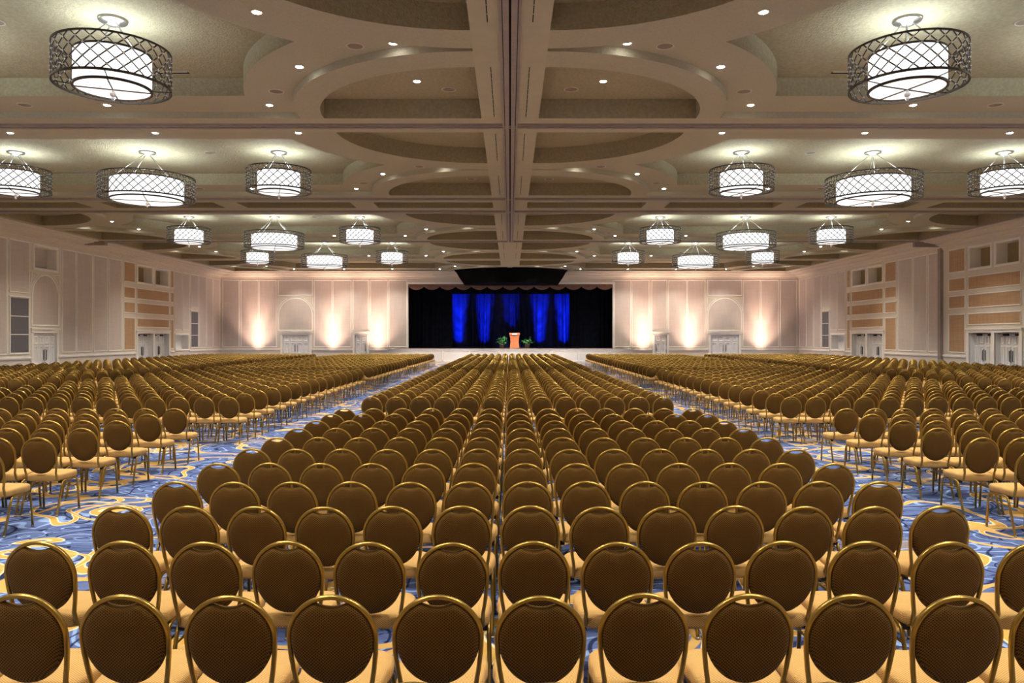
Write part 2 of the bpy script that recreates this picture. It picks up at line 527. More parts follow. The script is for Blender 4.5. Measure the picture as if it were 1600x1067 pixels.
# long track beside the right wall and its post, with the end brackets
t = MB()
t.box((XR - 1.62, 20.0, Z0 - .06), (XR - 1.42, T[5], Z0 + .01))
structure(t.build('trim_11', M['track']))
t = MB()
t.box((XR - .16, T[5] - .16, 0), (XR, T[5] + .1, 6.9)); t.box((XR - 1.5, T[5] - .12, 6.98), (XR - .1, T[5] + .12, 7.30))
structure(t.build('trim_12', M['track']))
t = MB(); t.box((XL + .5, T[5] - .15, 7.08), (XL + 1.6, T[5] + .15, 7.29)); structure(t.build('trim_13', M['track']))

# narrow return-air vents in the main coffers
for bi in (1, 2, 3):
    ym = sum(BAYS[bi]) / 2
    for sg in (-1, 1):
        for x0 in (7.0, 13.9):
            t = MB(); t.box((sg * x0, ym + 2.68, ZR - .012), (sg * (x0 + 1.9), ym + 2.78, ZR + .01), 1)
            t.box((sg * x0, ym + 2.66, ZR - .02), (sg * (x0 + 1.9), ym + 2.68, ZR + .01)); t.box((sg * x0, ym + 2.78, ZR - .02), (sg * (x0 + 1.9), ym + 2.80, ZR + .01))
            t.build('ceiling_vent', [M['beam'], M['slot']], ceiling)

# linear slot diffusers on the centre beam
for bi in (1, 2, 3, 4):
    a, b_ = BAYS[bi]
    for (q0, q1) in ((a + .75, a + 3.7), (b_ - 4.0, b_ - .75)):
        for sg in (-1, 1):
            t = MB(); yy = q0
            while yy < q1:
                t.box((sg * .375 - .008, yy, Z0 - .006), (sg * .375 + .008, min(yy + .28, q1), Z0 + .01)); yy += .33
            t.build('slot_diffuser', M['slot'], ceiling)

# ------------------------------------------------------------------ walls
class Wall:
    """s runs along the wall, h is height, d points into the room"""
    def __init__(w, side): w.side = side
    def P(w, s, h, d):
        if w.side == 'left': return (XL + d, s, h)
        if w.side == 'right': return (XR - d, s, h)
        return (s, YB - d, h)
    def box(w, b, s0, s1, h0, h1, d0, d1, mi=0):
        b.box(w.P(s0, h0, d0), w.P(s1, h1, d1), mi)
    def quad(w, b, pts, mi=0):
        b.add([w.P(*p) for p in pts], [(0, 1, 2, 3)], mi)

def build_wall(name, W, s0, s1, h1, holes):
    b = MB()
    ss = sorted({s0, s1} | {x for r in holes for x in r[:2]}); hs = sorted({0.0, h1} | {x for r in holes for x in r[2:4]})
    for i in range(len(ss) - 1):
        for j in range(len(hs) - 1):
            cs, ch = (ss[i] + ss[i + 1]) / 2, (hs[j] + hs[j + 1]) / 2
            if any(r[0] < cs < r[1] and r[2] < ch < r[3] for r in holes): continue
            W.quad(b, [(ss[i], hs[j], 0), (ss[i + 1], hs[j], 0), (ss[i + 1], hs[j + 1], 0), (ss[i], hs[j + 1], 0)])
    return structure(b.build(name, M['wall']))

def frame(W, b, s0, s1, h0, h1, w=.07, d=.045, mi=0, d0=0.0):
    """picture-frame moulding with a sloping inner lip"""
    o = [(s0, h0), (s1, h0), (s1, h1), (s0, h1)]
    def ins(k): return [(s0 + k, h0 + k), (s1 - k, h0 + k), (s1 - k, h1 - k), (s0 + k, h1 - k)]
    L = [(o, d0), (o, d0 + d * .6), (ins(w * .25), d0 + d), (ins(w * .6), d0 + d), (ins(w), d0 + .012), (ins(w), d0)]
    vs = []; fs = []
    for pts, dd in L: vs += [W.P(p[0], p[1], dd) for p in pts]
    for i in range(len(L) - 1):
        for k in range(4):
            fs.append((i * 4 + k, i * 4 + (k + 1) % 4, (i + 1) * 4 + (k + 1) % 4, (i + 1) * 4 + k))
    b.add(vs, fs, mi)

def panel(W, wall, s0, s1, h0, h1, m='panel', trim='trim'):
    b = MB(); W.box(b, s0 + .05, s1 - .05, h0 + .05, h1 - .05, -.01, .022)
    p = b.build('wall_panel', M[m], wall)
    b = MB(); frame(W, b, s0, s1, h0, h1)
    b.build('panel_molding', M[trim], p)
    return p

def recess(W, wall, s0, s1, h0, h1, depth, m_in='niche', m_side='trim', name='niche', lip=True, floor_=True):
    b = MB()
    W.quad(b, [(s0, h0, -depth), (s1, h0, -depth), (s1, h1, -depth), (s0, h1, -depth)], 0)
    for (p, q) in (((s0, h0), (s0, h1)), ((s0, h1), (s1, h1)), ((s1, h1), (s1, h0)), ((s1, h0), (s0, h0))):
        W.quad(b, [(p[0], p[1], 0), (q[0], q[1], 0), (q[0], q[1], -depth), (p[0], p[1], -depth)], 1)
    n = b.build(name, [M[m_in], M[m_side]], wall)
    if lip:
        b = MB(); k = .13
        frame(W, b, s0 - k, s1 + k, h0 - k, h1 + k, w=k, d=.06)
        b.build('niche_frame', M['trim'], n)
    return n

def arch_panel(W, wall, s0, s1, h0, h1):
    """arched fabric panel with moulding and spandrel mouldings"""
    sm, r = (s0 + s1) / 2, (s1 - s0) / 2
    hs = h1 - r
    def outl(k):
        pts = [(s0 + k, h0 + k), (s1 - k, h0 + k)]
        pts += [(sm + (r - k) * math.cos(PI * q / 20), hs + (r - k) * math.sin(PI * q / 20)) for q in range(21)]
        return pts
    b = MB(); o = outl(.06); n = len(o)
    b.add([W.P(x, h, .02) for x, h in o], [tuple(range(n))])
    b.add([W.P(x, h, -.01) for x, h in o] + [W.P(x, h, .02) for x, h in o], [(k, (k + 1) % n, n + (k + 1) % n, n + k) for k in range(n)])
    p = b.build('arched_wall_panel', M['panel'], wall)
    b = MB(); L = [(outl(0), 0), (outl(0), .03), (outl(.02), .05), (outl(.05), .05), (outl(.08), .015), (outl(.08), 0)]
    vs = []; fs = []
    for pts, dd in L: vs += [W.P(x, h, dd) for x, h in pts]
    for i in range(len(L) - 1):
        for k in range(n): fs.append((i * n + k, i * n + (k + 1) % n, (i + 1) * n + (k + 1) % n, (i + 1) * n + k))
    b.add(vs, fs); b.build('arch_molding', M['trim'], p)
    for sg in (-1, 1):
        b = MB(); rr = r + .10
        a0, a1 = (PI / 2 + .45, PI - .22) if sg < 0 else (.22, PI / 2 - .45)
        arcp = [(sm + rr * math.cos(a0 + (a1 - a0) * q / 8), hs + rr * math.sin(a0 + (a1 - a0) * q / 8)) for q in range(9)]
        top = h1 + .06; side = s0 if sg < 0 else s1
        if sg < 0: loop = arcp + [(side, top)]
        else: loop = arcp + [(side, top)]
        b.tube([W.P(x, min(h, top), .02) for x, h in loop], .03, 4, closed=True, smooth=False)
        b.build('spandrel_molding', M['trim'], p)
    return p

def speaker_grille(W, wall, s0, s1, h0, h1):
    b = MB(); frame(W, b, s0, s1, h0, h1, w=.09, d=.06)
    p = b.build('grille_frame', M['trim'], wall)
    hh = (h1 - h0 - .18) / 3
    for k in range(3):
        b = MB(); a = h0 + .09 + k * hh
        W.box(b, s0 + .09, s1 - .09, a + .02, a + hh - .02, -.01, .03)
        b.build('speaker_grille', M['grille'], p)
        if k:
            b = MB(); W.box(b, s0 + .08, s1 - .08, a - .02, a + .02, 0, .045)
            b.build('grille_bar', M['trim'], p)

DOORN = [0]
def door(W, s0, s1, h, depth, leaves=2, casing=True, closer=False, handle_side=0):
    DOORN[0] += 1
    root = structure(ob('door_%d' % DOORN[0], None, None, W.P((s0 + s1) / 2, 0, -depth)))
    base = Vector(root.location)
    class LW:  # positions relative to the door's own origin
        def P(_, s, hh, d): return tuple(Vector(W.P(s, hh, d)) - base)
        def box(_, b, a0, a1, h0, h1, d0, d1, mi=0): b.box(_.P(a0, h0, d0), _.P(a1, h1, d1), mi)
    L = LW()
    wl = (s1 - s0) / leaves
    for k in range(leaves):
        a, c = s0 + k * wl + .006, s0 + (k + 1) * wl - .006
        b = MB(); L.box(b, a, c, .015, h - .01, -depth + .005, -depth + .05)
        pw = (c - a) / 2
        for q in range(2):
            for (z0, z1) in ((.12, .62), (.72, 1.62), (1.72, h - .14)):
                x0, x1 = a + q * pw + .09, a + (q + 1) * pw - .09 + (.03 if q == 0 else 0)
                frame(L, b, x0, x1, h * z0 / 2.26, h * z1 / 2.26 if z1 < 1.7 else z1, w=.07, d=.05, d0=-depth + .05)
        lf = b.build('door_leaf', M['door'], root)
        b = MB()
        if leaves == 2: hx = c - .11 if k == 0 else a + .11
        else: hx = c - .12 if handle_side > 0 else a + .12
        L.box(b, hx - .03, hx + .03, .86, 1.48, -depth + .05, -depth + .075)
        b.tube([L.P(hx, .92, -depth + .075), L.P(hx, .92, -depth + .13), L.P(hx, 1.42, -depth + .13), L.P(hx, 1.42, -depth + .075)], .018, 6)
        b.build('door_handle', M['dark_metal'], lf)
        if closer:
            b = MB(); L.box(b, (a + c) / 2 - .2, (a + c) / 2 + .16, h - .14, h - .03, -depth + .05, -depth + .12)
            L.box(b, (a + c) / 2 + .1, (a + c) / 2 + .14, h - .06, h - .04, -depth + .1, -depth + .38)
            b.build('door_closer', M['dark_metal'], lf)
    if depth > 0.02:
        b = MB()
        for (x0, x1) in ((s0 - .02, s0), (s1, s1 + .02)): L.box(b, x0, x1, 0, h + .02, -depth, .0)
        L.box(b, s0 - .02, s1 + .02, h, h + .02, -depth, 0)
        L.box(b, s0 - .02, s1 + .02, 0, h + .02, -depth - .03, -depth)
        b.build('door_jamb', M['door'], root)
    if casing:
        b = MB(); k = .2
        for (x0, x1) in ((s0 - k, s0 - .02), (s1 + .02, s1 + k)): L.box(b, x0, x1, 0, h + .05, 0, .06)
        L.box(b, s0 - k, s1 + k, h + .02, h + .2, 0, .06); L.box(b, s0 - k - .05, s1 + k + .05, h + .2, h + .27, 0, .11)
        b.build('door_casing', M['trim'], root)
    return root

TRIMN = [20]
def rail(W, s0, s1):
    b = MB()
    W.box(b, s0, s1, .98, 1.03, 0, .03); W.box(b, s0, s1, 1.03, 1.10, 0, .07); W.box(b, s0, s1, 1.10, 1.13, 0, .05)
    structure(b.build('trim_%d' % TRIMN[0], M['trim'])); TRIMN[0] += 1

HT, HB = 6.74, 1.24
def orange_bay(W, wall, n0, n1, w0, w1, f0=None, f1=None):
    """n: narrow column, w: wide column with two niches and two doors, f: far sliver column"""
    rows = [(5.47, 6.74), (4.47, 5.2), (3.55, 4.27), (HB, 3.3)]
    for (a, c) in ((n0, n1), (f0, f1)):
        if a is None: continue
        for (h0, h1) in rows: panel(W, wall, a, c, h0, h1, 'orange')
    for (h0, h1) in ((4.47, 5.2), (3.55, 4.27), (2.68, 3.3)): panel(W, wall, w0, w1, h0, h1, 'orange')
    m = (w0 + w1) / 2
    holes = []
    for (a, c) in ((w0 + .16, m - .22), (m + .22, w1 - .16)):
        recess(W, wall, a, c, 5.6, 6.6, .55)
    for (a, c) in ((w0 + .12, m - .14), (m + .14, w1 - .12)):
        door(W, a, c, 2.28, .3, 2, casing=False, closer=True)
    # casing round both door recesses
    b = MB()
    W.box(b, w0 - .1, w0 + .1, 0, 2.3, 0, .06); W.box(b, w1 - .1, w1 + .1, 0, 2.3, 0, .06); W.box(b, m - .12, m + .12, 0, 2.3, 0, .06)
    W.box(b, w0 - .1, w1 + .1, 2.3, 2.45, 0, .06); W.box(b, w0 - .15, w1 + .15, 2.45, 2.52, 0, .11)
    b.build('door_casing', M['trim'], wall)

def bay_holes(w0, w1):
    m = (w0 + w1) / 2
    return [(w0 + .16, m - .22, 5.6, 6.6), (m + .22, w1 - .16, 5.6, 6.6), (w0 + .12, m - .14, 0, 2.28), (m + .14, w1 - .12, 0, 2.28)]

# left wall
WL = Wall('left')
holes = bay_holes(47.3, 51.8) + [(37.15, 38.95, 5.55, 6.6), (37.05, 38.9, 0, 2.26), (52.8, 54.9, 1.2, 2.2)]
wall_l = build_wall('wall_left', WL, YF, YB, 7.3, holes)
s = -3.0
while s < 31.9:
    panel(WL, wall_l, s, s + 1.48, HB, HT); s += 1.58
panel(WL, wall_l, 33.55, 35.1, HB, HT)
panel(WL, wall_l, 35.25, 36.75, 4.2, HT)
speaker_grille(WL, wall_l, 35.25, 36.75, HB, 4.05)
recess(WL, wall_l, 37.15, 38.95, 5.55, 6.6, .5, 'panel')
arch_panel(WL, wall_l, 36.92, 39.15, 2.62, 5.25)
door(WL, 37.05, 38.9, 2.26, .12)
for a, c in ((39.4, 40.68), (40.75, 42.28), (42.38, 43.86), (43.98, 45.5)): panel(WL, wall_l, a, c, HB, HT)
orange_bay(WL, wall_l, 45.7, 47.1, 47.3, 51.8, 51.98, 52.5)
for a, c in ((52.62, 53.82), (53.92, 55.1)): panel(WL, wall_l, a, c, 2.55, HT)
recess(WL, wall_l, 52.8, 54.9, 1.2, 2.2, .45, 'door', 'door', 'serving_hatch')
panel(WL, wall_l, 55.25, 56.65, 4.25, HT)
speaker_grille(WL, wall_l, 55.25, 56.65, HB, 4.05)
for a, c in ((56.78, 58.1), (58.18, 59.4), (59.48, 60.85)): panel(WL, wall_l, a, c, HB, HT)
for a, c in ((YF, 36.8), (39.15, 47.15), (51.95, 52.6), (55.1, YB)): rail(WL, a, c)

# right wall
WR = Wall('right')
holes = bay_holes(47.1, 51.5) + bay_holes(34.4, 38.4) + [(52.6, 54.7, 1.2, 2.2)]
wall_r = build_wall('wall_right', WR, YF, YB, 7.3, holes)
s = -3.0
while s < 31.0:
    panel(WR, wall_r, s, s + 1.48, HB, HT); s += 1.58
orange_bay(WR, wall_r, 38.62, 40.1, 34.4, 38.4, 32.7, 34.2)
for a, c in ((40.95, 42.05), (42.15, 43.6), (43.7, 45.3)): panel(WR, wall_r, a, c, HB, HT)
orange_bay(WR, wall_r, 45.5, 46.9, 47.1, 51.5, 51.68, 52.2)
for a, c in ((52.4, 53.6), (53.68, 54.9)): panel(WR, wall_r, a, c, 2.55, HT)
recess(WR, wall_r, 52.6, 54.7, 1.2, 2.2, .45, 'door', 'door', 'serving_hatch')
panel(WR, wall_r, 55.05, 56.4, 4.25, HT)
speaker_grille(WR, wall_r, 55.05, 56.4, HB, 4.05)
for a, c in ((56.55, 57.85), (57.93, 59.3), (59.38, 60.7)): panel(WR, wall_r, a, c, HB, HT)
for a, c in ((YF, 34.2), (38.55, 40.6), (40.9, 46.95), (51.65, 52.4), (54.95, YB)): rail(WR, a, c)

# back wall with the stage opening
WB = Wall('back')
ST0, ST1, STH, STT = -8.3, 8.38, 1.15, 6.38
holes = [(ST0, ST1, STH, STT), (-18.5, -16.35, 0, 2.26), (16.35, 18.6, 0, 2.26), (-12.62, -11.68, 0, 2.26), (11.8, 12.74, 0, 2.26)]
wall_b = build_wall('wall_back', WB, XL, XR, 7.3, holes)
K = YB / FPX
xp = lambda px: (px - 797) * K
left_x = [(347.5, 374), (376, 404), (405, 432.5), None, (491, 519), (520, 549), None, (578.6, 606), (607.5, 636)]
for side in (-1, 1):
    for r in left_x:
        if r is None: continue
        a, c = xp(r[0]), xp(r[1])
        if side > 0: a, c = -c - .05, -a - .05
        panel(WB, wall_b, a, c, HB, HT)
    a, c = xp(435), xp(488.5)
    if side > 0: a, c = -c, -a
    panel(WB, wall_b, a, c, 5.45, HT); arch_panel(WB, wall_b, a, c, 2.58, 5.25)
    a, c = xp(551.5), xp(576)
    if side > 0: a, c = -c, -a
    panel(WB, wall_b, a, c, 2.6, HT)
door(WB, -18.5, -16.35, 2.26, .12); door(WB, 16.35, 18.6, 2.26, .12)
door(WB, -12.62, -11.68, 2.26, .12, 1, handle_side=1); door(WB, 11.8, 12.74, 2.26, .12, 1, handle_side=-1)
for a, c in ((XL, -18.72), (-16.13, -12.84), (-11.46, -9.6), (9.7, 11.58), (12.96, 16.13), (18.82, XR)): rail(WB, a, c)
b = MB()
for (x0, x1, h0, h1) in ((ST0 - .16, ST0, STH, STT + .16), (ST1, ST1 + .16, STH, STT + .16), (ST0, ST1, STT, STT + .16)): WB.box(b, x0, x1, h0, h1, -.3, .05)
structure(b.build('trim_14', M['trim']))

# wall behind the photographer
b = MB(); b.box((XL, YF - .1, 0), (XR, YF, 7.3))
structure(b.build('wall_front', M['wall']))

# baseboards
for nm, W, s0, s1 in (('baseboard_left', WL, YF, 36.8), ('baseboard_right', WR, YF, 34.2)):
    b = MB(); W.box(b, s0, s1, 0, .14, 0, .03); structure(b.build(nm, M['trim']))

# ------------------------------------------------------------------ stage
STY = 58.5
st = ob('stage', None, None, (0, STY, 0))
tag(st, 'long white panelled stage front below the black and blue curtains', 'stage')
b = MB(); b.box((-9.55, 0, 0), (9.65, YB - STY - .03, STH - .04)); b.build('platform', M['stagewhite'], st)
b = MB(); b.box((-9.6, -.05, STH - .06), (9.7, YB - STY - .04, STH)); b.build('nosing', M['stagewhite'], st)
b = MB(); b.box((-9.2, .5, STH), (9.3, YB - STY - .03, STH + .006)); b.build('stage_floor', M['stagewood'], st)
WS = Wall('back')
class SF:
    def P(_, s, h, d): return (s, -d, h)
    def box(_, b, s0, s1, h0, h1, d0, d1, mi=0): b.box(_.P(s0, h0, d0), _.P(s1, h1, d1), mi)
sf = SF(); xx = -9.45
for k in range(9):
    b = MB(); frame(sf, b, xx, xx + 2.05, .15, .98, w=.06, d=.03); sf.box(b, xx + .06, xx + 1.99, .21, .92, 0, .008)
    b.build('front_panel', M['stagewhite'], st); xx += 2.12

# stage house
b = MB()
y0, y1 = YB + .02, YB + 6.5
b.box((-10.2, y1, 0), (10.2, y1 + .1, 7.3)); b.box((-10.3, y0, 0), (-10.2, y1, 7.3)); b.box((10.2, y0, 0), (10.3, y1, 7.3))
b.box((-10.3, y0, 7.2), (10.3, y1, 7.3)); structure(b.build('wall_stage', M['black']))
b = MB(); b.box((-10.2, YB - .03, STH - .1), (10.2, y1, STH + .006)); structure(b.build('floor_stage', M['stagewood']))

def curtain(name, x0, x1, y, z0, z1, pitch, amp, m, label, seed, cat='curtain', group=None, gather=0.0, sub=10):
    rnd = random.Random(seed)
    n = int((x1 - x0) / pitch) * sub
    phs = [rnd.uniform(-.9, .9) for _ in range(8)]
    rows = 12; b = MB(); vs = []; fs = []
    for j in range(rows + 1):
        t_ = j / rows; z = z1 + (z0 - z1) * t_
        for i in range(n + 1):
            u = i / n; x = x0 + (x1 - x0) * u
            ph = 2 * PI * (x - x0) / pitch
            w = math.sin(ph + 1.2 * math.sin(x * .9 + phs[0]) + .8 * math.sin(x * 2.3 + phs[1])) * (0.55 + .45 * math.sin(x * 1.7 + phs[2]))
            w2 = math.sin(ph * .37 + phs[3] + t_ * .7)
            yy = y - amp * (w * (.6 + .5 * t_) + .6 * w2)
            xs = x + gather * math.sin(x * 2 * PI / 4.6 + phs[4]) * t_ * .25
            vs.append((xs - x0, yy - y, z - z0))
    W_ = n + 1
    for j in range(rows):
        for i in range(n): fs.append((j * W_ + i, j * W_ + i + 1, (j + 1) * W_ + i + 1, (j + 1) * W_ + i))
    b.add(vs, fs, 0, True)
    o = b.build(name, M[m], None, (x0, y, z0))
    return tag(o, label, cat, group)

curtain('stage_drape', -5.6, 5.8, 65.2, STH + .02, 6.6, .42, .26, 'drape', 'wide backdrop drape glowing with blue light streaks behind the lectern', 3, gather=.6)
curtain('stage_leg_curtain', -9.4, -4.86, 63.0, STH + .02, 6.7, .40, .10, 'velvet', 'black velour curtain at the left side of the stage', 5)
curtain('stage_leg_curtain', 5.0, 9.5, 63.0, STH + .02, 6.7, .40, .10, 'velvet', 'black velour curtain at the right side of the stage', 6)
curtain('border_curtain', -5.4, 5.5, 62.6, 5.68, 6.8, .40, .06, 'velvet', 'black border curtain across the top of the blue drape', 8)

# scalloped valance
va = ob('scalloped_valance', None, None, (0, YB + .12, STT))
tag(va, 'mauve brown scalloped valance hanging along the stage top', 'valance')
nsw = 13; wsw = (ST1 - ST0) / nsw
for k in range(nsw):
    b = MB(); vs = []; fs = []; NX, NZ = 16, 10
    for j in range(NZ + 1):
        for i in range(NX + 1):
            u = i / NX; t_ = j / NZ
            drop = .20 + .27 * math.sin(PI * u) ** .8
            z = -drop * t_
            yy = -.09 * math.sin(PI * u) * math.sin(PI * min(1, t_ * 1.05)) - .022 * math.sin(t_ * 6 * PI) * math.sin(PI * u)
            vs.append((ST0 + wsw * (k + u), yy - .02, z))
    for j in range(NZ):
        for i in range(NX): fs.append((j * (NX + 1) + i, j * (NX + 1) + i + 1, (j + 1) * (NX + 1) + i + 1, (j + 1) * (NX + 1) + i))
    b.add(vs, fs, 0, True); b.build('swag', M['swag'], va)

# black bowed soffit above the stage
so = ob('stage_soffit', None, None, (0, 58.6, Z0))
tag(so, 'black bowed canopy hanging from the ceiling above the stage', 'canopy')
def bow(xh0, xh1, front, back, n=20):
    pts = [(xh0 + (xh1 - xh0) * i / n, front - 2.3 * (1 - ((i / n) * 2 - 1) ** 2)) for i in range(n + 1)]
    return pts + [(xh1, back), (xh0, back)]
b = MB()
top = bow(-4.25, 4.4, -.4, 1.0); bot = bow(-3.6, 3.75, -.1, 1.0); lip = bow(-4.32, 4.47, -.45, 1.0)
b.loft([[(x, y, -1.12) for x, y in bot], [(x, y, -.62) for x, y in bow(-3.95, 4.1, -.25, 1.0)], [(x, y, -.08) for x, y in top]], smooth=False)
b.build('canopy_body', M['black'], so)
b = MB(); b.loft([[(x, y, -.08) for x, y in lip], [(x, y, -.005) for x, y in lip]], smooth=False); b.build('canopy_rim', M['black'], so)

# lectern
le = ob('lectern', None, None, (.37, 62.0, STH + .006))
tag(le, 'orange brown wooden lectern with pale plaque at the middle of the stage', 'lectern')
b = MB(); b.box((-.40, -.22, 0), (.40, .24, .07)); b.build('base', M['cherry'], le)
b = MB()
rings = []
for z, hw, y0_, y1_ in ((.07, .38, -.2, .22), (.5, .335, -.18, .2), (.8, .35, -.2, .2), (1.0, .39, -.24, .2), (1.1, .405, -.27, .2)):
    rings.append([(-hw, y0_, z), (hw, y0_, z), (hw, y1_, z), (-hw, y1_, z)])
b.loft(rings, smooth=False); b.build('body', M['cherry'], le)
b = MB(); b.loft([[(-.43, -.3, 1.10), (.43, -.3, 1.10), (.43, .22, 1.06), (-.43, .22, 1.06)], [(-.43, -.3, 1.26), (.43, -.3, 1.26), (.43, .22, 1.12), (-.43, .22, 1.12)]], smooth=False)
b.build('reading_desk', M['cherry'], le)
b = MB(); b.box((-.21, -.325, 1.09), (.21, -.30, 1.21)); b.build('plaque', M['plaque'], le)

def plant(x, y, label, seed):
    rnd = random.Random(seed)
    r = ob('potted_plant', None, None, (x, y, STH + .006)); tag(r, label, 'plant', 'plants beside the lectern')
    b = MB(); b.lathe([(0, 0), (.13, 0), (.175, .25), (.185, .25), (.185, .28), (.165, .28), (.16, .25), (0, .25)], 20); b.build('pot', M['pot'], r)
    b = MB(); b.lathe([(0, .262), (.158, .255)], 20); b.build('soil', M['soil'], r)
    stems = MB()
    for k in range(42):
        az = rnd.uniform(0, 2 * PI); el = rnd.uniform(.25, 1.4); ln = rnd.uniform(.2, .62) * (.55 + .45 * el / 1.4)
        base = Vector((rnd.uniform(-.05, .05), rnd.uniform(-.05, .05), .25))
        dirv = Vector((math.cos(az) * math.cos(el), math.sin(az) * math.cos(el), math.sin(el)))
        tip = base + Vector((dirv.x * ln, dirv.y * ln, dirv.z * ln * .85 + .04))
        stems.tube([base, (base + tip) / 2 + Vector((0, 0, .05)), tip], .007, 4)
        L, wd = rnd.uniform(.16, .22), rnd.uniform(.05, .07)
        side = dirv.cross(Vector((0, 0, 1))).normalized(); out = Vector((dirv.x, dirv.y, 0)).normalized()
        b = MB(); vs = []
        for i, wk in enumerate((.1, .75, 1.0, .7, .05)):
            t_ = i / 4; c = tip + out * (L * t_) * .8 + Vector((0, 0, L * (.55 * t_ - .75 * t_ * t_)))
            vs += [c - side * wd * wk + Vector((0, 0, .02 * wk)), c, c + side * wd * wk + Vector((0, 0, .02 * wk))]
        fs = []
        for i in range(4):
            for q in range(2): fs.append((i * 3 + q, i * 3 + q + 1, i * 3 + q + 4, i * 3 + q + 3))
        b.add(vs, fs, 0, True); b.build('leaf', M['leaf'], r)
    stems.build('stem', M['stem'], r)['kind'] = 'stuff'
    r.scale = (1.2, 1.2, 1.2)
plant(-.68, 61.9, 'leafy green potted plant standing left of the lectern', 4)
plant(1.42, 61.9, 'leafy green potted plant standing right of the lectern', 9)

def spot(name, loc, target, watts, col, size_deg, blend=.5, radius=.05):
    l = bpy.data.lights.new(name, 'SPOT'); l.energy = watts; l.color = col
    l.spot_size = math.radians(size_deg); l.spot_blend = blend; l.shadow_soft_size = radius
    o = bpy.data.objects.new(name, l); COL.objects.link(o); o.location = loc
    o.rotation_euler = (Vector(target) - Vector(loc)).to_track_quat('-Z', 'Y').to_euler()
    return o
# blue three-lens uplights on the stage floor
for x, w_ in ((-4.45, 1.0), (-2.25, .8), (.1, .33), (2.6, .8), (4.65, 1.0)):
    for el, half, k in ((20, 13, .35), (33, 13, .5), (46, 13, .8), (59, 12, 1.7)):
        if w_ < .5 and el < 40: continue
        y_ = 62.95; e_ = math.radians(el + (4 if w_ < .5 else 0))
        spot('stage_uplight', (x, y_, STH + .08), (x, y_ + math.cos(e_), STH + .08 + math.sin(e_)), BLUE_W * w_ * k, (.01, .05, 1.0), half * 2, 1.0)
# front light on the lectern and the plants
spot('lectern_spot', (.4, 57.6, 6.05), (.4, 62.0, 1.7), 3200, (1, .92, .85), 32, .8)
for x in (-6.0, -2.0, 2.0, 6.0):
    spot('stage_front_light', (x, 53.2, 7.25), (x, 58.6, .8), 1500, (1, .93, .88), 46, .9)
# pink uplights at the foot of the back wall
for x in (-20.5, -14.4, -10.75, 10.8, 14.6, 20.4):
    spot('wall_uplight', (x, YB - 1.3, .10), (x, YB, 6.6), WASH_W * .40, WASH_COL, 84, 1.0, .08)
    for el, half, k in ((50, 18, .035), (65, 18, .12), (77, 18, .6)):   # the heads of one floor uplight
        e_ = math.radians(el)
        spot('wall_uplight', (x, YB - 1.3, .10), (x, YB - 1.3 + math.cos(e_), .10 + math.sin(e_)), WASH_W * k, WASH_COL, half * 2, 1.0, .05)

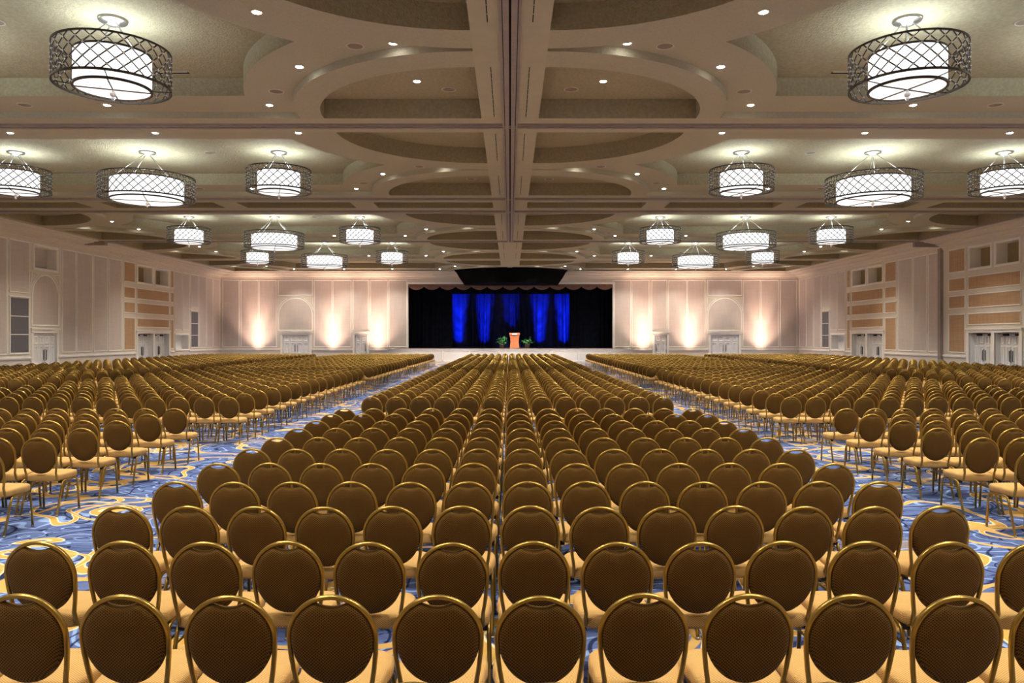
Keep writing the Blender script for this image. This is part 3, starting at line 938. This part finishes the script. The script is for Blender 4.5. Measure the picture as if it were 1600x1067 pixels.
# ------------------------------------------------------------------ chandeliers
def chandelier_meshes(big):
    R, H, r, cols = (1.38, .70, 1.05, 34) if big else (.97, .69, .64, 24)
    drop = .79 if big else .55      # from the coffer to the cage top
    D = {}
    b = MB(); b.lathe([(0, 0), (.25, 0), (.25, -.03), (.235, -.05), (.12, -.07), (.08, -.12), (0, -.12)], 32); D['canopy'] = b.mesh('canopy', M['nickel'])
    zt = -drop
    rods = []
    for k in range(4):
        a = PI / 4 + k * PI / 2 + .25
        b = MB(); p0 = (.1 * math.cos(a), .1 * math.sin(a), -.09); p1 = (r * math.cos(a), r * math.sin(a), zt - .1)
        b.tube([p0, p1], .011, 6); rods.append(b.mesh('rod', M['nickel']))
    D['rod'] = rods
    def ring(rad, z0, z1, th, m, name):
        b = MB(); b.lathe([(rad - th, z0), (rad + th, z0), (rad + th, z1), (rad - th, z1), (rad - th, z0)], 64, smooth=False)
        return b.mesh(name, m)
    D['top_ring'] = ring(R, zt - .035, zt, .012, M['bronze'], 'top_ring')
    D['bottom_ring'] = ring(R, zt - H, zt - H + .04, .014, M['bronze'], 'bottom_ring')
    rows = 6; dz = H / rows; b = MB(); bd = MB()
    for j in range(rows):
        for i in range(cols):
            off = .5 * (j % 2)
            for s_ in (-.5, .5):
                a0 = 2 * PI * (i + off) / cols; a1 = 2 * PI * (i + off + s_) / cols
                p = Vector((R * math.cos(a0), R * math.sin(a0), zt - j * dz)); q = Vector((R * math.cos(a1), R * math.sin(a1), zt - (j + 1) * dz))
                b.tube([p, q], .0118, 4, smooth=False)
            if j:
                a0 = 2 * PI * (i + off) / cols; z = zt - j * dz; s2 = .029
                c = Vector(((R + .004) * math.cos(a0), (R + .004) * math.sin(a0), z))
                vs = [c + Vector(d) * s2 for d in ((1, 0, 0), (-1, 0, 0), (0, 1, 0), (0, -1, 0), (0, 0, 1), (0, 0, -1))]
                bd.add(vs, [(0, 2, 4), (2, 1, 4), (1, 3, 4), (3, 0, 4), (2, 0, 5), (1, 2, 5), (3, 1, 5), (0, 3, 5)])
    D['lattice'] = b.mesh('lattice', M['bronze']); D['crystal_beads'] = bd.mesh('crystal_beads', M['crystal'])
    z1, z0 = zt - .10, zt - H - .02
    b = MB(); b.lathe([(r, z1), (r, z0)], 64); D['drum_shade'] = b.mesh('drum_shade', M['shade'])
    D['shade_rim'] = ring(r + .004, z1 - .015, z1 + .02, .012, M['bronze'], 'shade_rim')
    D['shade_ring'] = ring(r, z0 - .02, z0 + .02, .02, M['bronze'], 'shade_ring')
    b = MB(); b.lathe([(0, z0), (r - .01, z0)], 64); D['diffuser'] = b.mesh('diffuser', M['diffuser'])
    b = MB()
    for a in (.35, .35 + PI / 2):
        c, s_ = math.cos(a), math.sin(a)
        b.tube([(-r * c, -r * s_, z0 - .015), (r * c, r * s_, z0 - .015)], .014, 4, smooth=False)
        b.tube([(-r * c, -r * s_, z0 + .02), (-R * c, -R * s_, z0 + .04)], .01, 4, smooth=False); b.tube([(r * c, r * s_, z0 + .02), (R * c, R * s_, z0 + .04)], .01, 4, smooth=False)
    D['cross_bar'] = b.mesh('cross_bar', M['bronze'])
    b = MB(); b.lathe([(0, z0 - .01), (.03, z0 - .02), (.02, z0 - .05), (.055, z0 - .09), (.05, z0 - .12), (.02, z0 - .15), (.032, z0 - .18), (.02, z0 - .21), (0, z0 - .215)], 10, smooth=False)
    D['finial'] = b.mesh('finial', M['crystal'])
    return D, z1 - .06, big

def chandelier(D, zc, big, loc, label, group):
    o = ob('drum_chandelier', None, None, loc); tag(o, label, 'chandelier', group)
    for k, me in D.items():
        if k == 'rod':
            for m_ in me: ob('rod', m_, o)
        else: 
            c = ob(k, me, o)
            if k in ('crystal_beads', 'lattice'): c['kind'] = 'stuff'
    l = bpy.data.lights.new('chandelier_bulb', 'POINT'); l.energy = BULB_W * (1.7 if big else 1.0); l.color = BULB_COL; l.shadow_soft_size = .3
    lo = bpy.data.objects.new('chandelier_bulb', l); COL.objects.link(lo); lo.parent = o; lo.location = (0, 0, zc)
    return o
DS, DB = chandelier_meshes(False), chandelier_meshes(True)
rowname = {1: 'nearest row', 2: 'second row', 3: 'third row', 4: 'farthest row'}
for bi in (1, 2, 3, 4):
    ym = sum(BAYS[bi]) / 2
    for sg in (-1, 1):
        sd = 'left' if sg < 0 else 'right'
        for q, x in enumerate((7.2, 11.3, 15.4)):
            big = q == 1
            if bi == 1:
                lab = 'small lattice drum chandelier closest to the camera, upper %s' % sd if q == 0 else '%s lattice drum chandelier, nearest row, %s outward from the closest small one, %s half' % ('large' if big else 'small', 'first' if big else 'second', sd)
            elif big: lab = 'large middle lattice drum chandelier, %s from camera, %s half' % (rowname[bi], sd)
            else: lab = 'small lattice drum chandelier %s the large one, %s, %s half' % ('inward of' if q == 0 else 'outward of', rowname[bi], sd)
            chandelier(*(DB if big else DS), (sg * x, ym, ZR), lab, '%s drum chandeliers' % ('large' if big else 'small'))

# ------------------------------------------------------------------ downlights
b = MB(); b.lathe([(.062, .012), (.105, .012), (.105, -.014), (.085, -.018), (.07, -.006), (.062, .012)], 20); ME_RING = b.mesh('trim_ring', M['white_ring'])
b = MB(); b.lathe([(.07, -.004), (.055, -.022), (.03, -.032), (0, -.036)], 16); ME_LENS = b.mesh('lens', M['lens'])
b = MB(); b.lathe([(.15, .01), (.17, .01), (.17, -.012), (.145, -.014), (.14, -.004)], 24); ME_SR = b.mesh('speaker_ring', M['white_ring'])
b = MB(); b.lathe([(.14, -.006), (0, -.008)], 24); ME_SG = b.mesh('speaker_cloth', M['spk'])
lamp_d = bpy.data.lights.new('downlight_beam', 'SPOT')
lamp_d.energy = SPOT_W; lamp_d.color = SPOT_COL; lamp_d.spot_size = math.radians(112); lamp_d.spot_blend = .9; lamp_d.shadow_soft_size = .06
bayname = {1: 'nearest ceiling bay', 2: 'second ceiling bay', 3: 'third ceiling bay', 4: 'fourth ceiling bay', 5: 'last ceiling bay'}
PAT = [(5.55, 3.7, 'far side, innermost'), (9.3, 3.7, 'far side, second outward'), (13.1, 3.7, 'far side, third outward'), (17.05, 3.7, 'far side, outermost'),
       (5.55, -3.7, 'near side, innermost'), (9.3, -3.7, 'near side, second outward'), (13.1, -3.7, 'near side, third outward'), (17.05, -3.7, 'near side, outermost'),
       (4.17, 1.25, 'inner trio, far one'), (4.17, -1.25, 'inner trio, near one'), (2.13, 0.05, 'inner trio, beside centre beam'),
       (18.43, 1.25, 'outer trio, far one'), (18.43, -1.25, 'outer trio, near one'), (20.47, 0.05, 'outer trio, nearest wall')]
def in_view(x, y, z):
    if y < .5: return False
    px, py = 797 + FPX * x / y, 526 - FPX * (z - CAM_H) / y
    return -10 < px < 1610 and -10 < py < 1077
def downlight(x, y, z, label):
    o = ob('recessed_downlight', None, None, (x, y, z)); tag(o, label, 'downlight', 'recessed ceiling downlights')
    ob('trim_ring', ME_RING, o); ob('lens', ME_LENS, o)
    lo = bpy.data.objects.new('downlight_beam', lamp_d); COL.objects.link(lo); lo.parent = o; lo.location = (0, 0, -.05)
for bi in (0, 1, 2, 3, 4, 5):
    ym = sum(BAYS[bi]) / 2
    for sg in (-1, 1):
        sd = 'left' if sg < 0 else 'right'
        for (x, dy, w_) in PAT:
            if bi < 2 and not in_view(sg * x, ym + dy, ZF):
                # lamps above and just ahead of the photographer, out of the picture
                lo = bpy.data.objects.new('downlight_beam', lamp_d); COL.objects.link(lo); lo.location = (sg * x, ym + dy, ZF - .05)
                continue
            downlight(sg * x, ym + dy, ZF, 'recessed downlight, %s, %s half, %s' % (bayname[bi], sd, w_))
        if bi == 1:
            downlight(sg * 2.06, ym + 3.0, ZA, 'recessed downlight in the far corner coffer, nearest ceiling bay, %s half' % sd)
for bi in (1, 2, 3):
    ym = sum(BAYS[bi]) / 2
    for sg in (-1, 1):
        sd = 'left' if sg < 0 else 'right'
        for (x, dy, z, w_) in ((2.85, .2, ZF, 'by the inner cusp'), (5.1, 2.75, ZF, 'by the inner curve'), (11.2, 3.7, ZF, 'on the far border'), (1.4, 3.55, ZA, 'in the corner coffer'), (9.4, .1, ZR, 'between inner and large chandeliers')):
            if not in_view(sg * x, ym + dy, z): continue
            o = ob('ceiling_speaker', None, None, (sg * x, ym + dy, z)); tag(o, 'round ceiling speaker %s, %s, %s half' % (w_, bayname[bi], sd), 'speaker', 'round ceiling speakers')
            ob('speaker_ring', ME_SR, o); ob('speaker_cloth', ME_SG, o)
for sg in (-1, 1):
    b = MB(); b.box((-.11, -.035, -.004), (.11, .035, .01))
    for k in range(3): b.box((-.11, -.03 + k * .022, -.009), (.11, -.024 + k * .022, .01))
    o = b.build('ceiling_slot_vent', M['slot'], None, (sg * 1.17, 13.68, ZF))
    tag(o, 'small black ceiling vent slot just %s of the centre beam' % ('left' if sg < 0 else 'right'), 'vent')

# ------------------------------------------------------------------ chairs
def back_y(z): return -.205 - (z - .47) * .16
def hoop_path(n):
    P = [(.192, -.06, .393), (.180, -.13, .398), (.173, -.185, .425), (.174, back_y(.50), .50), (.186, back_y(.57), .57), (.196, back_y(.65), .65)]
    R_ = [(.199 * math.cos(PI * k / n), 0, .72 + .199 * math.sin(PI * k / n)) for k in range(n + 1)]
    R_ = [(x, back_y(z), z) for x, _, z in R_]
    return P + R_ + [(-x, y, z) for x, y, z in reversed(P)]
def pad(b, n, mi, rings):
    """domed back cushion with the hand-hold dip at the top"""
    def outl(k):
        out = []
        for i in range(n):
            a = 2 * PI * i / n
            x, z = .1915 * math.cos(a), .72 + (.1905 if math.sin(a) > 0 else .225) * math.sin(a)
            if math.sin(a) > 0 and abs(x) < .078: z -= .036 * (1 - (x / .078) ** 2)
            out.append((x * k, .697 + (z - .697) * k))
        return out
    L = []
    for k, d in rings: L.append([(x, back_y(z) + d, z) for x, z in outl(k)])
    b.loft(L, mi, True)
def seat(b, n, mi, rings):
    def outl(k):
        out = []
        for i in range(n):
            a = 2 * PI * (i + .5) / n; c, s_ = math.cos(a), math.sin(a)
            q = (abs(c) ** 4.5 + abs(s_) ** 4.5) ** (-1 / 4.5)
            x, y = .224 * c * q, .222 * s_ * q
            if y < 0: x *= .95
            out.append((x * k, y * k))
        return out
    b.loft([[(x, y + .005, z) for x, y in outl(k)] for k, z in rings], mi, True)
def leg_path(s_, front):
    if front: return [(s_ * .214, .200, .0), (s_ * .207, .180, .33), (s_ * .206, .166, .372), (s_ * .205, .13, .395), (s_ * .205, .04, .397)]
    return [(s_ * .205, .04, .397), (s_ * .205, -.085, .397), (s_ * .206, -.128, .382), (s_ * .207, -.150, .335), (s_ * .214, -.262, .0)]

hero = {}
b = MB(); seat(b, 36, 0, [(.93, .402), (.985, .410), (1, .425), (1, .452), (.985, .466), (.94, .477), (.8, .485), (.45, .489)]); hero['seat'] = b.mesh('seat', M['seat'])
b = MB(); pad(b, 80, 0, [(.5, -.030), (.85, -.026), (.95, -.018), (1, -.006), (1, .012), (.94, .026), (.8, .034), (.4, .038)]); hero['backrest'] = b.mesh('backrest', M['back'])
b = MB(); b.tube(hoop_path(28), .0115, 10, flat=1.2); hero['back_frame'] = b.mesh('back_frame', M['gold'])
for nm, s_, fr in (('leg0', -1, True), ('leg1', 1, True), ('leg2', -1, False), ('leg3', 1, False)):
    b = MB(); b.tube(leg_path(s_, fr), .0125, 8)
    e = leg_path(s_, fr)[0 if fr else -1]
    b.lathe([(0, 0), (.016, 0), (.015, .018), (0, .018)], 8, (e[0], e[1], 0), 1)
    hero[nm] = b.mesh('leg', [M['gold'], M['glide']])
b = MB()
for s_ in (-1, 1):
    b.tube([(s_ * .209, .186, .30), (s_ * .209, -.160, .30)], .008, 6)
    b.box((s_ * .165, -.15, .375), (s_ * .20, -.09, .405), 1)
for y in (.12, -.10): b.tube([(-.205, y, .392), (.205, y, .392)], .009, 6)
hero['under_frame'] = b.mesh('under_frame', [M['gold'], M['black_plastic']])

def lod(level):
    b = MB()
    if level == 0:
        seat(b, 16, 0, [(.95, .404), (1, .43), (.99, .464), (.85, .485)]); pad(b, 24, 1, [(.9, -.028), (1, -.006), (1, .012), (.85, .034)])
        b.tube(hoop_path(14), .0125, 5, mi=2, flat=1.15)
        for s_ in (-1, 1):
            b.tube(leg_path(s_, True), .0125, 4, mi=2); b.tube(leg_path(s_, False), .0125, 4, mi=2)
            b.tube([(s_ * .209, .186, .30), (s_ * .209, -.160, .30)], .008, 3, mi=2)
    else:
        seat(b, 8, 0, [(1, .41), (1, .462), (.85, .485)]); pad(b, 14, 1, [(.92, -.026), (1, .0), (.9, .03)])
        hp = hoop_path(8); hp = [hp[0]] + hp[2:4] + hp[5:-5:1] + hp[-4:-2] + [hp[-1]]
        b.tube(hp, .0135, 3, mi=2)
        for s_ in (-1, 1):
            p = leg_path(s_, True); b.tube([p[0], p[1], p[3]], .0125, 3, mi=2); p = leg_path(s_, False); b.tube([p[1], p[3], p[4]], .0125, 3, mi=2)
    return b

rowsA = [2.52 + .884 * k for k in range(12)]
rowsB = [14.6 + .884 * k for k in range(15)]
rowsC = [29.1 + .884 * k for k in range(12)]
rowsD = [40.8 + .884 * k for k in range(14)]
cand = []
rnd = random.Random(21)
for zone, rows in (('A', rowsA), ('B', rowsB), ('C', rowsC), ('D', rowsD)):
    for ri, yb in enumerate(rows):
        rj = rnd.uniform(-.012, .012)
        seats = [('centre', k, -.096 + (k + .5) * .475) for k in range(-6, 7)]
        if not (zone == 'A' and ri < 3):
            for sg, nm in ((-1, 'left'), (1, 'right')):
                seats += [(nm, k, sg * (5.5 + .478 * k)) for k in range(14)]
                seats += [('far ' + nm, k, sg * (13.75 + .478 * k)) for k in range(17)]
        for blk, k, x in seats:
            x2 = x + rnd.uniform(-.003, .003); y2 = yb + .28 + rj + rnd.uniform(-.02, .02); rz = max(-.022, min(.022, rnd.gauss(0, .014)))
            # in the frame at all?
            px0, px1 = [797 + FPX * (x2 + d) / max(yb, .5) for d in (-.24, .24)]
            ptop = 526 + FPX * (CAM_H - .95) / yb
            if px1 < -330 or px0 > 1930 or ptop > 1085: continue
            seen = px1 > 4 and px0 < 1596
            cand.append((yb, zone, ri, blk, k, x2, y2, rz, seen))
cand.sort(key=lambda c: c[0] + abs(c[5]) * .02)
near = [c for c in cand if c[8]][:300]
rest = [c for c in cand if c not in near]

def chair_label(zone, ri, blk, k):
    if zone == 'A': rowt = '%s row from camera' % ORD[ri + 1]
    else: rowt = '%s row past cross aisle' % ORD[ri + 1]
    if blk == 'centre':
        side = ('%s right' % ORD[k + 1]) if k >= 0 else ('%s left' % ORD[-k])
        return 'brown round-back chair, centre block, %s, %s of middle gap' % (rowt, side)
    return 'brown round-back chair, %s block, %s, %s from its aisle' % (blk, rowt, ORD[k + 1])
for (yb, zone, ri, blk, k, x, y, rz, _) in near:
    o = ob('banquet_chair', None, None, (x, y, 0), rz)
    tag(o, chair_label(zone, ri, blk, k), 'chair', 'banquet chairs set out in rows')
    for nm, me in hero.items(): ob('leg' if nm.startswith('leg') else nm, me, o)

# all the remaining chairs: one mesh
def replicate(b, items):
    V = np.array(b.v, dtype=np.float32); nv = len(V)
    lt = np.array([len(f_) for f_ in b.f], dtype=np.int32); li = np.array([i for f_ in b.f for i in f_], dtype=np.int32)
    mi = np.array(b.m, dtype=np.int32); n = len(items)
    c = np.cos([it[7] for it in items])[:, None]; s_ = np.sin([it[7] for it in items])[:, None]
    X = V[None, :, 0] * c - V[None, :, 1] * s_ + np.array([it[5] for it in items])[:, None]
    Y = V[None, :, 0] * s_ + V[None, :, 1] * c + np.array([it[6] for it in items])[:, None]
    Zc = np.repeat(V[None, :, 2], n, 0)
    vv = np.stack([X, Y, Zc], -1).reshape(-1, 3)
    ll = (li[None, :] + (np.arange(n) * nv)[:, None]).reshape(-1)
    return vv, ll, np.tile(lt, n), np.tile(mi, n), np.tile(np.array(b.sm, dtype=bool), n)
mid = [c for c in rest if c[0] < 27.5]; far = [c for c in rest if c[0] >= 27.5]
A_ = replicate(lod(0), mid); B_ = replicate(lod(1), far)
vv = np.concatenate([A_[0], B_[0]]); ll = np.concatenate([A_[1], B_[1] + len(A_[0])]); lt = np.concatenate([A_[2], B_[2]])
mi = np.concatenate([A_[3], B_[3]]); smo = np.concatenate([A_[4], B_[4]])
me = bpy.data.meshes.new('banquet_chair_rows')
me.vertices.add(len(vv)); me.vertices.foreach_set('co', vv.astype(np.float32).ravel())
me.loops.add(len(ll)); me.loops.foreach_set('vertex_index', ll.astype(np.int32))
me.polygons.add(len(lt)); me.polygons.foreach_set('loop_start', np.concatenate([[0], np.cumsum(lt)[:-1]]).astype(np.int32))
me.polygons.foreach_set('loop_total', lt)
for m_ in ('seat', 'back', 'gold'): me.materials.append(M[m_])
me.polygons.foreach_set('material_index', mi); me.polygons.foreach_set('use_smooth', smo)
me.update(calc_edges=True)
o = ob('banquet_chair_rows', me)
tag(o, 'dense rows of brown round-back chairs filling the hall towards the stage', 'chairs', None, 'stuff')
print('chairs', len(near), len(mid), len(far), 'polys', len(lt))
